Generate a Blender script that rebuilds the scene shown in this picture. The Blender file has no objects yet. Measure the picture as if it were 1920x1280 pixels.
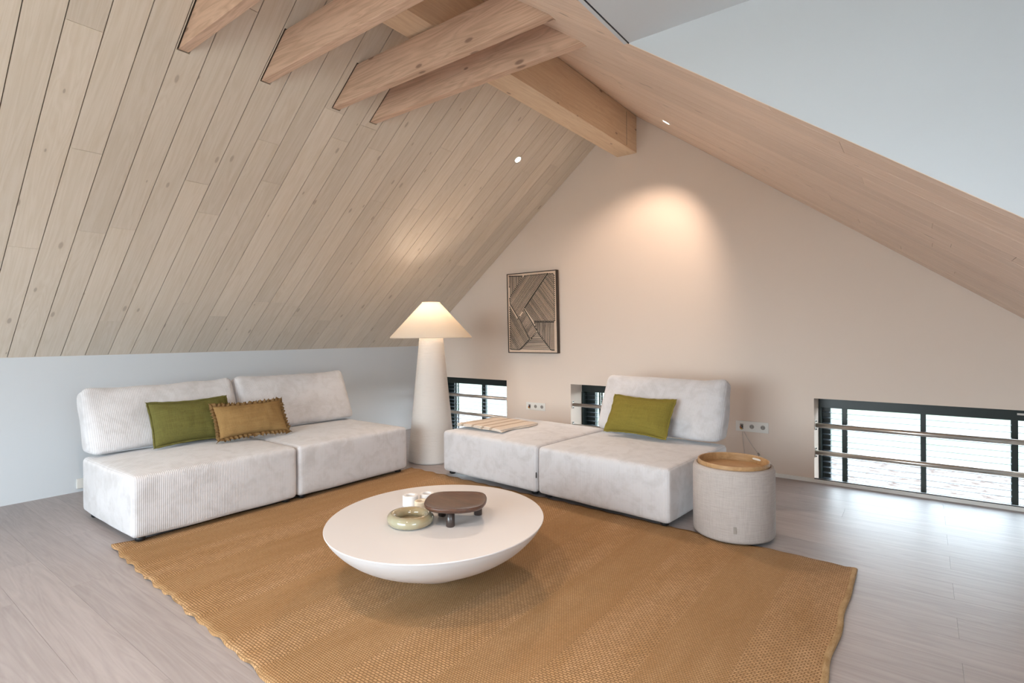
import bpy, bmesh, math, random
from mathutils import Vector, Matrix, noise
random.seed(7)
S = bpy.context.scene
COL = S.collection
PI = math.pi

# ------------------------------------------------------------------ camera
cam_d = bpy.data.cameras.new('camera'); cam = bpy.data.objects.new('camera', cam_d); COL.objects.link(cam)
cam_d.sensor_width = 36.0; cam_d.sensor_fit = 'HORIZONTAL'
cam_d.lens = 1017.1 / 1920 * 36; cam_d.shift_y = -(640 - 626.46) / 1920
cam_d.clip_start = 0.05; cam_d.clip_end = 400
TH, RL = 0.6477, 0.0062
vR = Vector((math.cos(TH), math.sin(TH), 0)); vF = Vector((-math.sin(TH), math.cos(TH), 0)); vU = Vector((0, 0, 1))
rc = vR * math.cos(RL) - vU * math.sin(RL); uc = vR * math.sin(RL) + vU * math.cos(RL)
m = Matrix.Identity(4)
for i in range(3):
    m[i][0] = rc[i]; m[i][1] = uc[i]; m[i][2] = -vF[i]
m[0][3], m[1][3], m[2][3] = 5.8775, -5.546, 1.35
cam.matrix_world = m
S.camera = cam

# ------------------------------------------------------------------ world, exposure
S.view_settings.view_transform = 'Standard'; S.view_settings.look = 'None'
S.view_settings.exposure = 1.25; S.view_settings.gamma = 1.0; S.view_settings.use_curve_mapping = False
W = bpy.data.worlds.new('world'); S.world = W; W.use_nodes = True
nt = W.node_tree; nt.nodes.clear()
wo = nt.nodes.new('ShaderNodeOutputWorld'); bg = nt.nodes.new('ShaderNodeBackground')
tc = nt.nodes.new('ShaderNodeTexCoord'); sx = nt.nodes.new('ShaderNodeSeparateXYZ'); rp = nt.nodes.new('ShaderNodeValToRGB')
nt.links.new(tc.outputs['Generated'], sx.inputs[0]); nt.links.new(sx.outputs['Z'], rp.inputs[0])
rp.color_ramp.elements[0].position = 0.0; rp.color_ramp.elements[0].color = (0.84, 0.90, 1.0, 1)
rp.color_ramp.elements[1].position = 0.7; rp.color_ramp.elements[1].color = (0.68, 0.82, 1.0, 1)
nt.links.new(rp.outputs[0], bg.inputs[0]); bg.inputs[1].default_value = 7.0
nt.links.new(bg.outputs[0], wo.inputs[0])

WARM = (1.0, 0.78, 0.62)

def look_rot(d):
    return Vector(d).to_track_quat('-Z', 'Y').to_euler()

def portal(loc, d, w, h):
    L = bpy.data.lights.new('window_portal', 'AREA'); L.shape = 'RECTANGLE'; L.size = w; L.size_y = h
    L.cycles.is_portal = True
    o = bpy.data.objects.new('window_portal', L); COL.objects.link(o); o.location = loc; o.rotation_euler = look_rot(d)

for xc in (0.895, 3.245, 5.88):
    portal((xc, 0.46, 0.35), (0, -1, 0), 1.39, 0.80)
portal((7.05, -5.35, 1.45), (-1, 0, 0), 1.5, 1.2)
portal((3.45, -8.22, 1.25), (0, 1, 0), 3.5, 2.1)

def spot(loc, d, power, half, blend=0.35, col=WARM, r=0.03):
    L = bpy.data.lights.new('downlight_lamp', 'SPOT'); L.energy = power; L.color = col
    L.spot_size = math.radians(half * 2); L.spot_blend = blend; L.shadow_soft_size = r
    o = bpy.data.objects.new('downlight_lamp', L); COL.objects.link(o); o.location = loc; o.rotation_euler = look_rot(d)
    return o

NR = Vector((-0.594, 0, -0.804)); NL = Vector((0.6235, 0, -0.7818))
def rz(x): return 6.2333 - 0.7392 * x
def lz(x): return 1.1862 + 0.7974 * x
DOWN = [  # x, y, side, aim, power, half angle
    (4.074, -0.876, 'R', (-0.5, 0.62, -1), 34, 40),
    (2.502, -0.964, 'L', (0.42, -0.50, -1), 60, 42),
    (4.074, -5.1, 'R', (-0.35, 0.35, -1), 45, 50),
    (2.30, -5.75, 'L', (0.2, 0.6, -1), 25, 45),
    (5.45, -4.60, 'D', (0.0, 0.35, -1), 30, 45),  # unseen dormer spot, added to warm the right side
    (5.45, -6.20, 'D', (-0.1, 0.0, -1), 25, 50),  # second unseen dormer spot, added for warm ambient light
    (4.074, -7.2, 'R', (-0.35, 0.3, -1), 34, 40),
]
for x, y, sd, aim, pw, hf in DOWN:
    z = 2.681 if sd == 'D' else (rz(x) if sd == 'R' else lz(x))
    n = Vector((0, 0, -1)) if sd == 'D' else (NR if sd == 'R' else NL)
    spot(Vector((x, y, z)) + n * 0.03, aim, pw, hf, 0.75)

# ------------------------------------------------------------------ helpers
def new_mat(name, col=(0.8, 0.8, 0.8), rough=0.6, metal=0.0, spec=0.5):
    M = bpy.data.materials.new(name); M.use_nodes = True
    b = M.node_tree.nodes['Principled BSDF']
    b.inputs['Base Color'].default_value = (*col, 1); b.inputs['Roughness'].default_value = rough
    b.inputs['Metallic'].default_value = metal; b.inputs['Specular IOR Level'].default_value = spec
    return M, M.node_tree, b

def N(nt, kind, **kw):
    n = nt.nodes.new(kind)
    for k, v in kw.items():
        if k.startswith('i_'):
            key = k[2:].replace('_', ' ')
            n.inputs[key].default_value = v
        else: setattr(n, k, v)
    return n

def lk(nt, a, b): nt.links.new(a, b)

def math_n(nt, op, a, b=None, c=None):
    n = nt.nodes.new('ShaderNodeMath'); n.operation = op
    for i, v in enumerate((a, b, c)):
        if v is None: continue
        if hasattr(v, 'is_linked'): nt.links.new(v, n.inputs[i])
        else: n.inputs[i].default_value = v
    return n.outputs[0]

def mixc(nt, fac, a, b, blend='MIX'):
    n = nt.nodes.new('ShaderNodeMix'); n.data_type = 'RGBA'; n.blend_type = blend
    for i, v in ((0, fac), (6, a), (7, b)):
        if hasattr(v, 'is_linked'): nt.links.new(v, n.inputs[i])
        else:
            n.inputs[i].default_value = v if i == 0 else (*v, 1)
    return n.outputs[2]

def ramp(nt, f, stops):
    n = nt.nodes.new('ShaderNodeValToRGB'); nt.links.new(f, n.inputs[0])
    e = n.color_ramp.elements
    while len(e) < len(stops): e.new(0.5)
    for k, (p, c) in enumerate(stops):
        e[k].position = p; e[k].color = (*c, 1) if len(c) == 3 else c
    return n.outputs[0]

def objcoord(nt, scale=(1, 1, 1), rand=0.0):
    t = nt.nodes.new('ShaderNodeTexCoord'); mp = nt.nodes.new('ShaderNodeMapping')
    mp.inputs['Scale'].default_value = scale
    if rand:
        oi = nt.nodes.new('ShaderNodeObjectInfo'); cb = nt.nodes.new('ShaderNodeCombineXYZ')
        r = math_n(nt, 'MULTIPLY', oi.outputs['Random'], rand)
        r2 = math_n(nt, 'MULTIPLY', oi.outputs['Random'], rand * 3.7)
        nt.links.new(r, cb.inputs[0]); nt.links.new(r2, cb.inputs[1]); nt.links.new(r, cb.inputs[2])
        ad = nt.nodes.new('ShaderNodeVectorMath'); ad.operation = 'ADD'
        nt.links.new(t.outputs['Object'], ad.inputs[0]); nt.links.new(cb.outputs[0], ad.inputs[1])
        nt.links.new(ad.outputs[0], mp.inputs[0])
    else: nt.links.new(t.outputs['Object'], mp.inputs[0])
    return mp.outputs[0]

def noise_n(nt, vec, scale, detail=3, rough=0.55, dist=0.0):
    n = nt.nodes.new('ShaderNodeTexNoise'); n.inputs['Scale'].default_value = scale
    n.inputs['Detail'].default_value = detail; n.inputs['Roughness'].default_value = rough
    n.inputs['Distortion'].default_value = dist
    nt.links.new(vec, n.inputs['Vector']); return n.outputs['Fac']

def bump(nt, b, h, strength=0.3, dist=0.01):
    n = nt.nodes.new('ShaderNodeBump'); n.inputs['Strength'].default_value = strength; n.inputs['Distance'].default_value = dist
    nt.links.new(h, n.inputs['Height']); nt.links.new(n.outputs[0], b.inputs['Normal'])

def wood(name, light, dark, knot=None, rough=0.55, tint=0.10, grain=(1.2, 22, 22), gsc=1.0, knots=0.0, ring=0.5, spec=0.35, knot_scale=(1.3, 4.0, 4.0)):
    """long grain runs along local x; every board gets its own offset and tint"""
    M, nt, b = new_mat(name, light, rough, spec=spec)
    v = objcoord(nt, grain, 37.0)
    g1 = noise_n(nt, v, 2.0 * gsc, 5, 0.62, 0.6)
    v2 = objcoord(nt, (0.55, 7.0, 7.0), 51.0)
    g2 = noise_n(nt, v2, 1.3, 2, 0.5, 1.2)
    rings = math_n(nt, 'FRACT', math_n(nt, 'MULTIPLY', g2, 9.0))
    rings = math_n(nt, 'ABSOLUTE', math_n(nt, 'SUBTRACT', rings, 0.5))
    f = math_n(nt, 'ADD', math_n(nt, 'MULTIPLY', g1, 1.0), math_n(nt, 'MULTIPLY', rings, ring))
    c = ramp(nt, f, [(0.35, dark), (0.80, light)])
    oi = nt.nodes.new('ShaderNodeObjectInfo')
    tv = math_n(nt, 'ADD', math_n(nt, 'MULTIPLY', oi.outputs['Random'], tint), 1.0 - tint / 2)
    hs = nt.nodes.new('ShaderNodeHueSaturation'); nt.links.new(c, hs.inputs['Color']); nt.links.new(tv, hs.inputs['Value'])
    c = hs.outputs[0]
    if knots:
        v3 = objcoord(nt, knot_scale, 23.0)
        vo = nt.nodes.new('ShaderNodeTexVoronoi'); vo.voronoi_dimensions = '2D'; vo.inputs['Scale'].default_value = 1.0; vo.inputs['Randomness'].default_value = 1.0
        sk = nt.nodes.new('ShaderNodeSeparateXYZ'); nt.links.new(v3, sk.inputs[0]); ck = nt.nodes.new('ShaderNodeCombineXYZ')
        nt.links.new(sk.outputs[0], ck.inputs[0]); nt.links.new(math_n(nt, 'ADD', sk.outputs[1], sk.outputs[2]), ck.inputs[1])
        nt.links.new(ck.outputs[0], vo.inputs['Vector'])
        sc_ = nt.nodes.new('ShaderNodeSeparateColor'); nt.links.new(vo.outputs['Color'], sc_.inputs[0])
        on = math_n(nt, 'LESS_THAN', sc_.outputs[0], knots)
        rad = math_n(nt, 'MULTIPLY_ADD', sc_.outputs[1], 0.07, 0.03)
        k = math_n(nt, 'SUBTRACT', 1.0, math_n(nt, 'DIVIDE', vo.outputs['Distance'], rad))
        k = math_n(nt, 'MAXIMUM', k, 0.0); k = math_n(nt, 'MINIMUM', math_n(nt, 'MULTIPLY', k, 2.2), 1.0)
        k = math_n(nt, 'MULTIPLY', math_n(nt, 'MULTIPLY', k, on), 0.78)
        c = mixc(nt, k, c, knot)
        halo = math_n(nt, 'SUBTRACT', 1.0, math_n(nt, 'DIVIDE', vo.outputs['Distance'], math_n(nt, 'MULTIPLY', rad, 4.0)))
        halo = math_n(nt, 'MULTIPLY', math_n(nt, 'MULTIPLY', math_n(nt, 'MAXIMUM', halo, 0.0), on), 0.35)
        c = mixc(nt, halo, c, dark)
    lk(nt, c, b.inputs['Base Color'])
    bump(nt, b, g1, 0.12, 0.004)
    return M

def boxes_mesh(name, boxes):
    """boxes: list of (x0,x1,y0,y1,z0,z1)"""
    me = bpy.data.meshes.new(name); V = []; Fc = []
    for x0, x1, y0, y1, z0, z1 in boxes:
        k = len(V)
        V += [(x0, y0, z0), (x1, y0, z0), (x1, y1, z0), (x0, y1, z0), (x0, y0, z1), (x1, y0, z1), (x1, y1, z1), (x0, y1, z1)]
        Fc += [(k, k+3, k+2, k+1), (k+4, k+5, k+6, k+7), (k, k+1, k+5, k+4), (k+1, k+2, k+6, k+5), (k+2, k+3, k+7, k+6), (k+3, k, k+4, k+7)]
    me.from_pydata(V, [], Fc); return me

def prism_mesh(name, polys, axis='y'):
    """polys: list of (poly [(a,b)...], d0, d1). axis y: (x,z) polygon run along y; axis x: (y,z); axis z: (x,y)"""
    me = bpy.data.meshes.new(name); V = []; Fc = []
    for poly, d0, d1 in polys:
        k = len(V); n = len(poly)
        for d in (d0, d1):
            for a, b_ in poly:
                V.append((a, d, b_) if axis == 'y' else ((d, a, b_) if axis == 'x' else (a, b_, d)))
        Fc.append(tuple(k + i for i in range(n))); Fc.append(tuple(k + n + i for i in reversed(range(n))))
        for i in range(n):
            j = (i + 1) % n; Fc.append((k + i, k + n + i, k + n + j, k + j))
    me.from_pydata(V, [], Fc)
    bm = bmesh.new(); bm.from_mesh(me); bmesh.ops.recalc_face_normals(bm, faces=bm.faces); bm.to_mesh(me); bm.free()
    return me

def add(name, me, mat, parent=None, label=None, cat=None, group=None, kind=None, smooth=False, bevel=0.0, seg=2, mw=None):
    o = bpy.data.objects.new(name, me); COL.objects.link(o)
    if mat is not None and not me.materials: me.materials.append(mat)
    if smooth: me.polygons.foreach_set('use_smooth', [True] * len(me.polygons))
    if bevel:
        md = o.modifiers.new('bevel', 'BEVEL'); md.width = bevel; md.segments = seg; md.limit_method = 'ANGLE'; md.angle_limit = 0.6
    if parent is not None: o.parent = parent
    if mw is not None: o.matrix_local = mw
    if label: o['label'] = label
    if cat: o['category'] = cat
    if group: o['group'] = group
    if kind: o['kind'] = kind
    return o

def thing(name, label, cat, loc=(0, 0, 0), rot=0.0, group=None):
    o = bpy.data.objects.new(name, None); COL.objects.link(o); o.empty_display_size = 0.1
    o.location = loc; o.rotation_euler = (0, 0, rot); o['label'] = label; o['category'] = cat
    if group: o['group'] = group
    return o

def lathe_mesh(name, prof, n=64, sx=1.0, sy=1.0, cap=True):
    me = bpy.data.meshes.new(name); V = []; Fc = []
    for r, z in prof:
        for i in range(n):
            a = 2 * PI * i / n; V.append((r * math.cos(a) * sx, r * math.sin(a) * sy, z))
    for k in range(len(prof) - 1):
        for i in range(n):
            j = (i + 1) % n; Fc.append((k*n+i, k*n+j, (k+1)*n+j, (k+1)*n+i))
    if cap:
        if prof[0][0] > 1e-6: Fc.append(tuple(reversed(range(n))))
        if prof[-1][0] > 1e-6: Fc.append(tuple((len(prof)-1)*n + i for i in range(n)))
    me.from_pydata(V, [], Fc)
    bm = bmesh.new(); bm.from_mesh(me); bmesh.ops.remove_doubles(bm, verts=bm.verts, dist=1e-6)
    bmesh.ops.recalc_face_normals(bm, faces=bm.faces); bm.to_mesh(me); bm.free()
    return me

def tube_mesh(name, pts, r, n=10, closed=False):
    """tube through points"""
    me = bpy.data.meshes.new(name); V = []; Fc = []; P = [Vector(p) for p in pts]; m_ = len(P)
    for i, p in enumerate(P):
        if closed: t = (P[(i+1) % m_] - P[i-1]).normalized()
        else: t = (P[min(i+1, m_-1)] - P[max(i-1, 0)]).normalized()
        up = Vector((0, 0, 1)) if abs(t.z) < 0.9 else Vector((1, 0, 0))
        a = t.cross(up).normalized(); b_ = a.cross(t).normalized()
        for k in range(n):
            q = 2 * PI * k / n; V.append(p + (a * math.cos(q) + b_ * math.sin(q)) * r)
    for i in range(m_ if closed else m_ - 1):
        i2 = (i + 1) % m_
        for k in range(n):
            k2 = (k + 1) % n; Fc.append((i*n+k, i*n+k2, i2*n+k2, i2*n+k))
    if not closed:
        Fc.append(tuple(reversed(range(n)))); Fc.append(tuple((m_-1)*n + k for k in range(n)))
    me.from_pydata([tuple(v) for v in V], [], Fc)
    bm = bmesh.new(); bm.from_mesh(me); bmesh.ops.recalc_face_normals(bm, faces=bm.faces); bm.to_mesh(me); bm.free()
    return me

def axis_pts(h, r, n):
    c = [-h + r * (1 - math.cos(PI / 2 * k / 4)) * 0.98 for k in range(4)]
    i = [-(h - r) + 2 * (h - r) * k / n for k in range(n + 1)]
    return c + i + [-q for q in reversed(c)]

def soft_box(name, w, d, h, r, n=(12, 10, 4), bulge=(0, 0, 0), wob=0.0, wsc=3.0, seed=0.0, fn=None):
    """upholstered block centred on origin"""
    H = (w / 2, d / 2, h / 2); A = [axis_pts(H[i], min(r, H[i] * 0.98), n[i]) for i in range(3)]
    V = []; idx = {}; Fc = []
    def vert(i, j, k):
        if (i, j, k) in idx: return idx[(i, j, k)]
        q = Vector((A[0][i], A[1][j], A[2][k]))
        c = Vector([max(-(H[a] - r), min(H[a] - r, q[a])) for a in range(3)])
        dv = q - c
        if dv.length > 1e-9: q = c + dv.normalized() * r
        u = [q[a] / H[a] for a in range(3)]; f = [max(0.0, 1 - abs(t) ** 2.4) for t in u]
        q = q + Vector((bulge[0] * u[0] ** 3 * f[1] * f[2], bulge[1] * u[1] ** 3 * f[0] * f[2], bulge[2] * u[2] ** 3 * f[0] * f[1]))
        if wob:
            nv = noise.noise_vector(Vector((q.x, q.y, q.z)) * wsc + Vector((seed, seed * 2, 0)))
            q = q + nv * wob
        if fn: q = fn(q, u)
        idx[(i, j, k)] = len(V); V.append(tuple(q)); return idx[(i, j, k)]
    L = [len(a) - 1 for a in A]
    for s in (0, 1):
        for i in range(L[0]):
            for j in range(L[1]):
                k = s * L[2]; f_ = [vert(i, j, k), vert(i+1, j, k), vert(i+1, j+1, k), vert(i, j+1, k)]; Fc.append(f_ if s else f_[::-1])
            for k in range(L[2]):
                j = s * L[1]; f_ = [vert(i, j, k), vert(i+1, j, k), vert(i+1, j, k+1), vert(i, j, k+1)]; Fc.append(f_[::-1] if s else f_)
        for j in range(L[1]):
            for k in range(L[2]):
                i = s * L[0]; f_ = [vert(i, j, k), vert(i, j+1, k), vert(i, j+1, k+1), vert(i, j, k+1)]; Fc.append(f_ if s else f_[::-1])
    me = bpy.data.meshes.new(name); me.from_pydata(V, [], Fc)
    me.polygons.foreach_set('use_smooth', [True] * len(me.polygons))
    return me

# ------------------------------------------------------------------ materials
def paint(name, col, rough=0.85):
    M, nt, b = new_mat(name, col, rough, spec=0.25)
    v = objcoord(nt); bump(nt, b, noise_n(nt, v, 120, 2), 0.04, 0.002); return M
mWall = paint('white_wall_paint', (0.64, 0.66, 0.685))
mWallWarmLit = paint('warm_lit_gable_paint', (0.77, 0.65, 0.56))  # same white paint as the other walls, with warm lamp light tinted in
mTrimW = paint('white_trim_paint', (0.80, 0.77, 0.73), 0.5)
mBoardL = wood('whitewashed_pine_left', (0.77, 0.675, 0.575), (0.69, 0.59, 0.475), (0.36, 0.28, 0.22), 0.6, 0.13, knots=0.28, ring=0.5, knot_scale=(2.2, 6.0, 6.0))
mBoardR = wood('whitewashed_pine_right', (0.85, 0.67, 0.55), (0.74, 0.555, 0.43), (0.30, 0.22, 0.18), 0.5, 0.09, knots=0.14, ring=0.4, knot_scale=(2.2, 6.0, 6.0))
mSub, _, _ = new_mat('dark_roof_batten', (0.10, 0.075, 0.055), 0.9)
mBeam = wood('ridge_beam_spruce', (0.88, 0.68, 0.48), (0.76, 0.55, 0.37), (0.20, 0.09, 0.06), 0.55, 0.04, knots=0.35, ring=0.45, knot_scale=(2.6, 7.0, 7.0))
mJoist = wood('tie_beam_pine', (0.70, 0.48, 0.35), (0.52, 0.335, 0.23), (0.12, 0.055, 0.045), 0.55, 0.10, knots=0.42, ring=0.65, grain=(1.0, 16, 16), knot_scale=(1.9, 5.0, 5.0))
mUnder, _, _ = new_mat('floor_underlay', (0.22, 0.18, 0.155), 0.9)
mFloor = wood('limed_oak_floor', (0.39, 0.345, 0.335), (0.31, 0.27, 0.26), None, 0.42, 0.09, grain=(1.0, 18, 18), ring=0.42, spec=0.38)

def corduroy(name, col, dark, per=0.0115):
    M, nt, b = new_mat(name, col, 0.9, spec=0.15)
    v = objcoord(nt); n1 = noise_n(nt, v, 7, 4, 0.6, 0.8)
    n2 = noise_n(nt, v, 26, 2, 0.6)
    f = math_n(nt, 'ADD', math_n(nt, 'MULTIPLY', n1, 0.75), math_n(nt, 'MULTIPLY', n2, 0.25))
    c = ramp(nt, f, [(0.36, dark), (0.55, col)])
    s = nt.nodes.new('ShaderNodeSeparateXYZ'); nt.links.new(v, s.inputs[0])
    w = math_n(nt, 'SINE', math_n(nt, 'MULTIPLY', s.outputs['X'], 2 * PI / per))
    w = math_n(nt, 'MULTIPLY_ADD', w, 0.5, 0.5)
    c = mixc(nt, math_n(nt, 'MULTIPLY', math_n(nt, 'SUBTRACT', 1.0, w), 0.30), c, (dark[0]*0.6, dark[1]*0.6, dark[2]*0.6))
    lk(nt, c, b.inputs['Base Color'])
    b.inputs['Sheen Weight'].default_value = 0.35; b.inputs['Sheen Roughness'].default_value = 0.5
    bump(nt, b, w, 0.35, 0.002); return M
mCord = corduroy('cream_corduroy', (0.67, 0.655, 0.67), (0.57, 0.55, 0.555))

def linen(name, col, dark, sc=1.0, rough=0.9):
    M, nt, b = new_mat(name, col, rough, spec=0.1)
    a = noise_n(nt, objcoord(nt, (6, 6, 160)), 2.2 * sc, 3); c_ = noise_n(nt, objcoord(nt, (160, 160, 6)), 2.2 * sc, 3)
    f = math_n(nt, 'MULTIPLY', math_n(nt, 'ADD', a, c_), 0.5)
    lk(nt, ramp(nt, f, [(0.40, dark), (0.58, col)]), b.inputs['Base Color'])
    bump(nt, b, f, 0.25, 0.003); return M
mLinen = linen('woven_cream_upholstery', (0.48, 0.435, 0.41), (0.40, 0.355, 0.33))
mGreen = linen('olive_linen', (0.145, 0.135, 0.040), (0.115, 0.105, 0.032), 0.6)
mGreen2 = linen('bright_olive_linen', (0.235, 0.190, 0.040), (0.195, 0.155, 0.032), 0.6)
mTan = linen('mustard_brown_linen', (0.30, 0.185, 0.075), (0.25, 0.15, 0.06), 0.6)
mFringe = linen('brown_fringe', (0.25, 0.15, 0.062), (0.12, 0.07, 0.03), 1.5)
mBlack, _, _ = new_mat('black_plastic', (0.012, 0.012, 0.014), 0.45)
mFrame, _, _ = new_mat('dark_window_aluminium', (0.010, 0.018, 0.016), 0.35)
mSlat, _, _ = new_mat('dark_blind_slat', (0.035, 0.042, 0.048), 0.45, spec=0.3)
mSteel, _, _ = new_mat('brushed_steel', (0.62, 0.57, 0.52), 0.32, 1.0)
mWhiteP, _, _ = new_mat('white_plastic', (0.80, 0.77, 0.72), 0.35)
mGreyP, _, _ = new_mat('grey_socket_recess', (0.30, 0.27, 0.24), 0.5)

def rug_mat():
    M, nt, b = new_mat('woven_seagrass_rug', (0.36, 0.22, 0.10), 0.95, spec=0.08)
    t = nt.nodes.new('ShaderNodeTexCoord'); s = nt.nodes.new('ShaderNodeSeparateXYZ'); nt.links.new(t.outputs['Object'], s.inputs[0])
    x, y = s.outputs['X'], s.outputs['Y']
    band = math_n(nt, 'FLOOR', math_n(nt, 'DIVIDE', math_n(nt, 'SUBTRACT', 5.575, x), 0.305))
    odd = math_n(nt, 'MODULO', band, 2.0)
    def weave(w, h, mort):
        br = nt.nodes.new('ShaderNodeTexBrick'); br.offset = 0.5; br.squash = 1.0
        br.inputs['Scale'].default_value = 1.0; br.inputs['Brick Width'].default_value = w; br.inputs['Row Height'].default_value = h
        br.inputs['Mortar Size'].default_value = mort; br.inputs['Mortar Smooth'].default_value = 0.8
        br.inputs['Color1'].default_value = (1, 1, 1, 1); br.inputs['Color2'].default_value = (0.65, 0.65, 0.65, 1); br.inputs['Mortar'].default_value = (0, 0, 0, 1)
        nt.links.new(t.outputs['Object'], br.inputs['Vector']); return br.outputs['Color']
    wc = weave(0.021, 0.0125, 0.0032); wf = weave(0.0130, 0.0105, 0.0030)
    n = nt.nodes.new('ShaderNodeMix'); n.data_type = 'RGBA'; nt.links.new(odd, n.inputs[0]); nt.links.new(wc, n.inputs[6]); nt.links.new(wf, n.inputs[7])
    wv = n.outputs[2]
    big = noise_n(nt, objcoord(nt, (3.0, 0.7, 1)), 2.2, 4, 0.6)
    fine = noise_n(nt, objcoord(nt, (1, 1, 1)), 90, 2, 0.6)
    strand = noise_n(nt, objcoord(nt, (40, 3, 1)), 3.0, 3, 0.6)
    hi_c = ramp(nt, big, [(0.35, (0.48, 0.265, 0.115)), (0.65, (0.64, 0.395, 0.22))])
    hi_f = ramp(nt, big, [(0.35, (0.40, 0.21, 0.085)), (0.65, (0.55, 0.33, 0.165))])
    hi = mixc(nt, odd, hi_c, hi_f)
    hi = mixc(nt, math_n(nt, 'MULTIPLY', strand, 0.55), hi, (0.33, 0.18, 0.07))
    lo_ = mixc(nt, odd, (0.17, 0.085, 0.032), (0.22, 0.115, 0.045))
    hb = nt.nodes.new('ShaderNodeRGBToBW'); nt.links.new(wv, hb.inputs[0])
    c = mixc(nt, hb.outputs[0], lo_, hi)
    c = mixc(nt, math_n(nt, 'MULTIPLY', fine, 0.25), c, (0.62, 0.45, 0.28))
    lk(nt, c, b.inputs['Base Color']); bump(nt, b, hb.outputs[0], 0.6, 0.004); return M
mRug = rug_mat()
mRugEdge = linen('rug_binding', (0.47, 0.32, 0.17), (0.30, 0.18, 0.08), 1.0)

# ------------------------------------------------------------------ structure
XR = 6.8285; XD = 6.8285; YB = -8.0; YC = -3.235; YC2 = -7.0; XDC = 4.808; ZDC = 2.681
RX = 3.2859  # ridge x
floor = add('floor', boxes_mesh('floor', [(-0.2, 7.1, -8.2, 0.0, -0.30, -0.014)]), mUnder, label='pale limed oak plank floor running along the gable wall', cat='floor', kind='structure')
ROW = 0.2195; y = -0.0; rows = []
edges = [0.0] + [-0.050 - ROW * k for k in range(40) if -0.050 - ROW * k > YB] + [YB]
for r_i in range(len(edges) - 1):
    y1, y0 = edges[r_i], edges[r_i + 1]
    if (y1 - y0) < 0.01: continue
    cuts = []
    # butt joints read in the photograph lie near x = 6.0 on every other row
    if r_i % 2 == 1: xx = 6.0 - 1.22 * 5
    else: xx = 6.0 - 0.72 - 1.22 * 4 - (0.23 * (r_i % 4))
    L = 1.9
    xx = (6.0 if r_i % 2 == 1 else 6.0 - 0.95 + 0.35 * ((r_i // 2) % 3 - 1)) - L * 4
    while xx < XR:
        if xx > 0.05: cuts.append(xx)
        xx += L
    xs = [0.0] + cuts + [XR]
    for a, b_ in zip(xs[:-1], xs[1:]):
        if b_ - a < 0.05: continue
        g = 0.0004
        xc = (a + b_) / 2; yc = (y0 + y1) / 2; hx = (b_ - a) / 2 - g; hy = (y1 - y0) / 2 - g
        me = boxes_mesh('plank', [(-hx, hx, -hy, hy, -0.014, 0.0)])
        add('plank', me, mFloor, floor, mw=Matrix.Translation((xc, yc, 0)))

# left knee wall
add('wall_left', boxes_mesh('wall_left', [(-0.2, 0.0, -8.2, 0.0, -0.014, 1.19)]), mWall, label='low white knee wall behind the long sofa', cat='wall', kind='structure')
# gable wall with three openings
WIN = [(0.20, 1.59), (2.549, 3.939), (5.094, 6.664)]; WT = 0.755; WB = 0.0
def top_z(x): return min(lz(x), rz(x)) + 0.02
brk = sorted({-0.2, RX, XR + 0.25} | {v for w in WIN for v in w}); polys = []
for a, b_ in zip(brk[:-1], brk[1:]):
    inw = any(w[0] - 1e-6 <= a and b_ <= w[1] + 1e-6 for w in WIN)
    zb_ = WT if inw else -0.3
    polys.append(([(a, zb_), (b_, zb_), (b_, top_z(b_)), (a, top_z(a))], 0.0, 0.44))
    if inw: polys.append(([(a, -0.3), (b_, -0.3), (b_, -0.10), (a, -0.10)], 0.0, 0.44))
add('wall_gable', prism_mesh('wall_gable', polys), mWallWarmLit, label='tall off-white gable wall under the sloping ceilings', cat='wall', kind='structure')
# back wall; its window opening is added for fill daylight
polys = []
for a, b_, z0, z1 in ((-0.2, 1.7, -0.014, None), (1.7, RX, -0.014, 0.2), (1.7, RX, 2.3, None), (RX, 5.2, -0.014, 0.2), (RX, 5.2, 2.3, None), (5.2, 7.05, -0.014, None)):
    if z1 is None: polys.append(([(a, z0), (b_, z0), (b_, max(top_z(b_), 2.75 if b_ > 4.8 else 0)), (a, top_z(a))], YB - 0.2, YB))
    else: polys.append(([(a, z0), (b_, z0), (b_, z1), (a, z1)], YB - 0.2, YB))
add('wall_back', prism_mesh('wall_back', polys), mWall, label='white back gable wall behind the camera', cat='wall', kind='structure')
# right side: knee wall beside the dormer, dormer front with a wide window
add('wall_right', boxes_mesh('wall_right', [
    (XR, XR + 0.2, YC, 0.0, -0.014, 1.25), (XR, XR + 0.2, YB, YC2, -0.014, 1.25),
    (XR, XR + 0.2, YC2, -6.1, -0.014, 2.8), (XR, XR + 0.2, -4.6, YC, -0.014, 2.8),
    (XR, XR + 0.2, -6.1, -4.6, -0.014, 0.85), (XR, XR + 0.2, -6.1, -4.6, 2.05, 2.8)]), mWall, label='white low wall and dormer front on the right', cat='wall', kind='structure')
# dormer cheeks and flat ceiling
def cheek(name, y0, y1, label):
    x1 = XR; xa = XDC - 0.0
    add(name, prism_mesh(name, [([(xa, rz(xa) + 0.002), (x1, rz(x1) + 0.002), (x1, ZDC + 0.05), (xa, ZDC + 0.05)], y0, y1)]), mWall, label=label, cat='wall', kind='structure')
cheek('wall_dormer', YC, YC + 0.10, 'smooth white triangular dormer cheek above the right slope')
cheek('wall_dormer_rear', YC2 - 0.10, YC2, 'white dormer cheek behind the camera')
add('ceiling_dormer', boxes_mesh('ceiling_dormer', [(XDC - 0.02, XR + 0.02, YC2 - 0.02, YC + 0.0, ZDC, ZDC + 0.1)]), mWall, label='flat white ceiling of the dormer at the top right', cat='ceiling', kind='structure')

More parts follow.
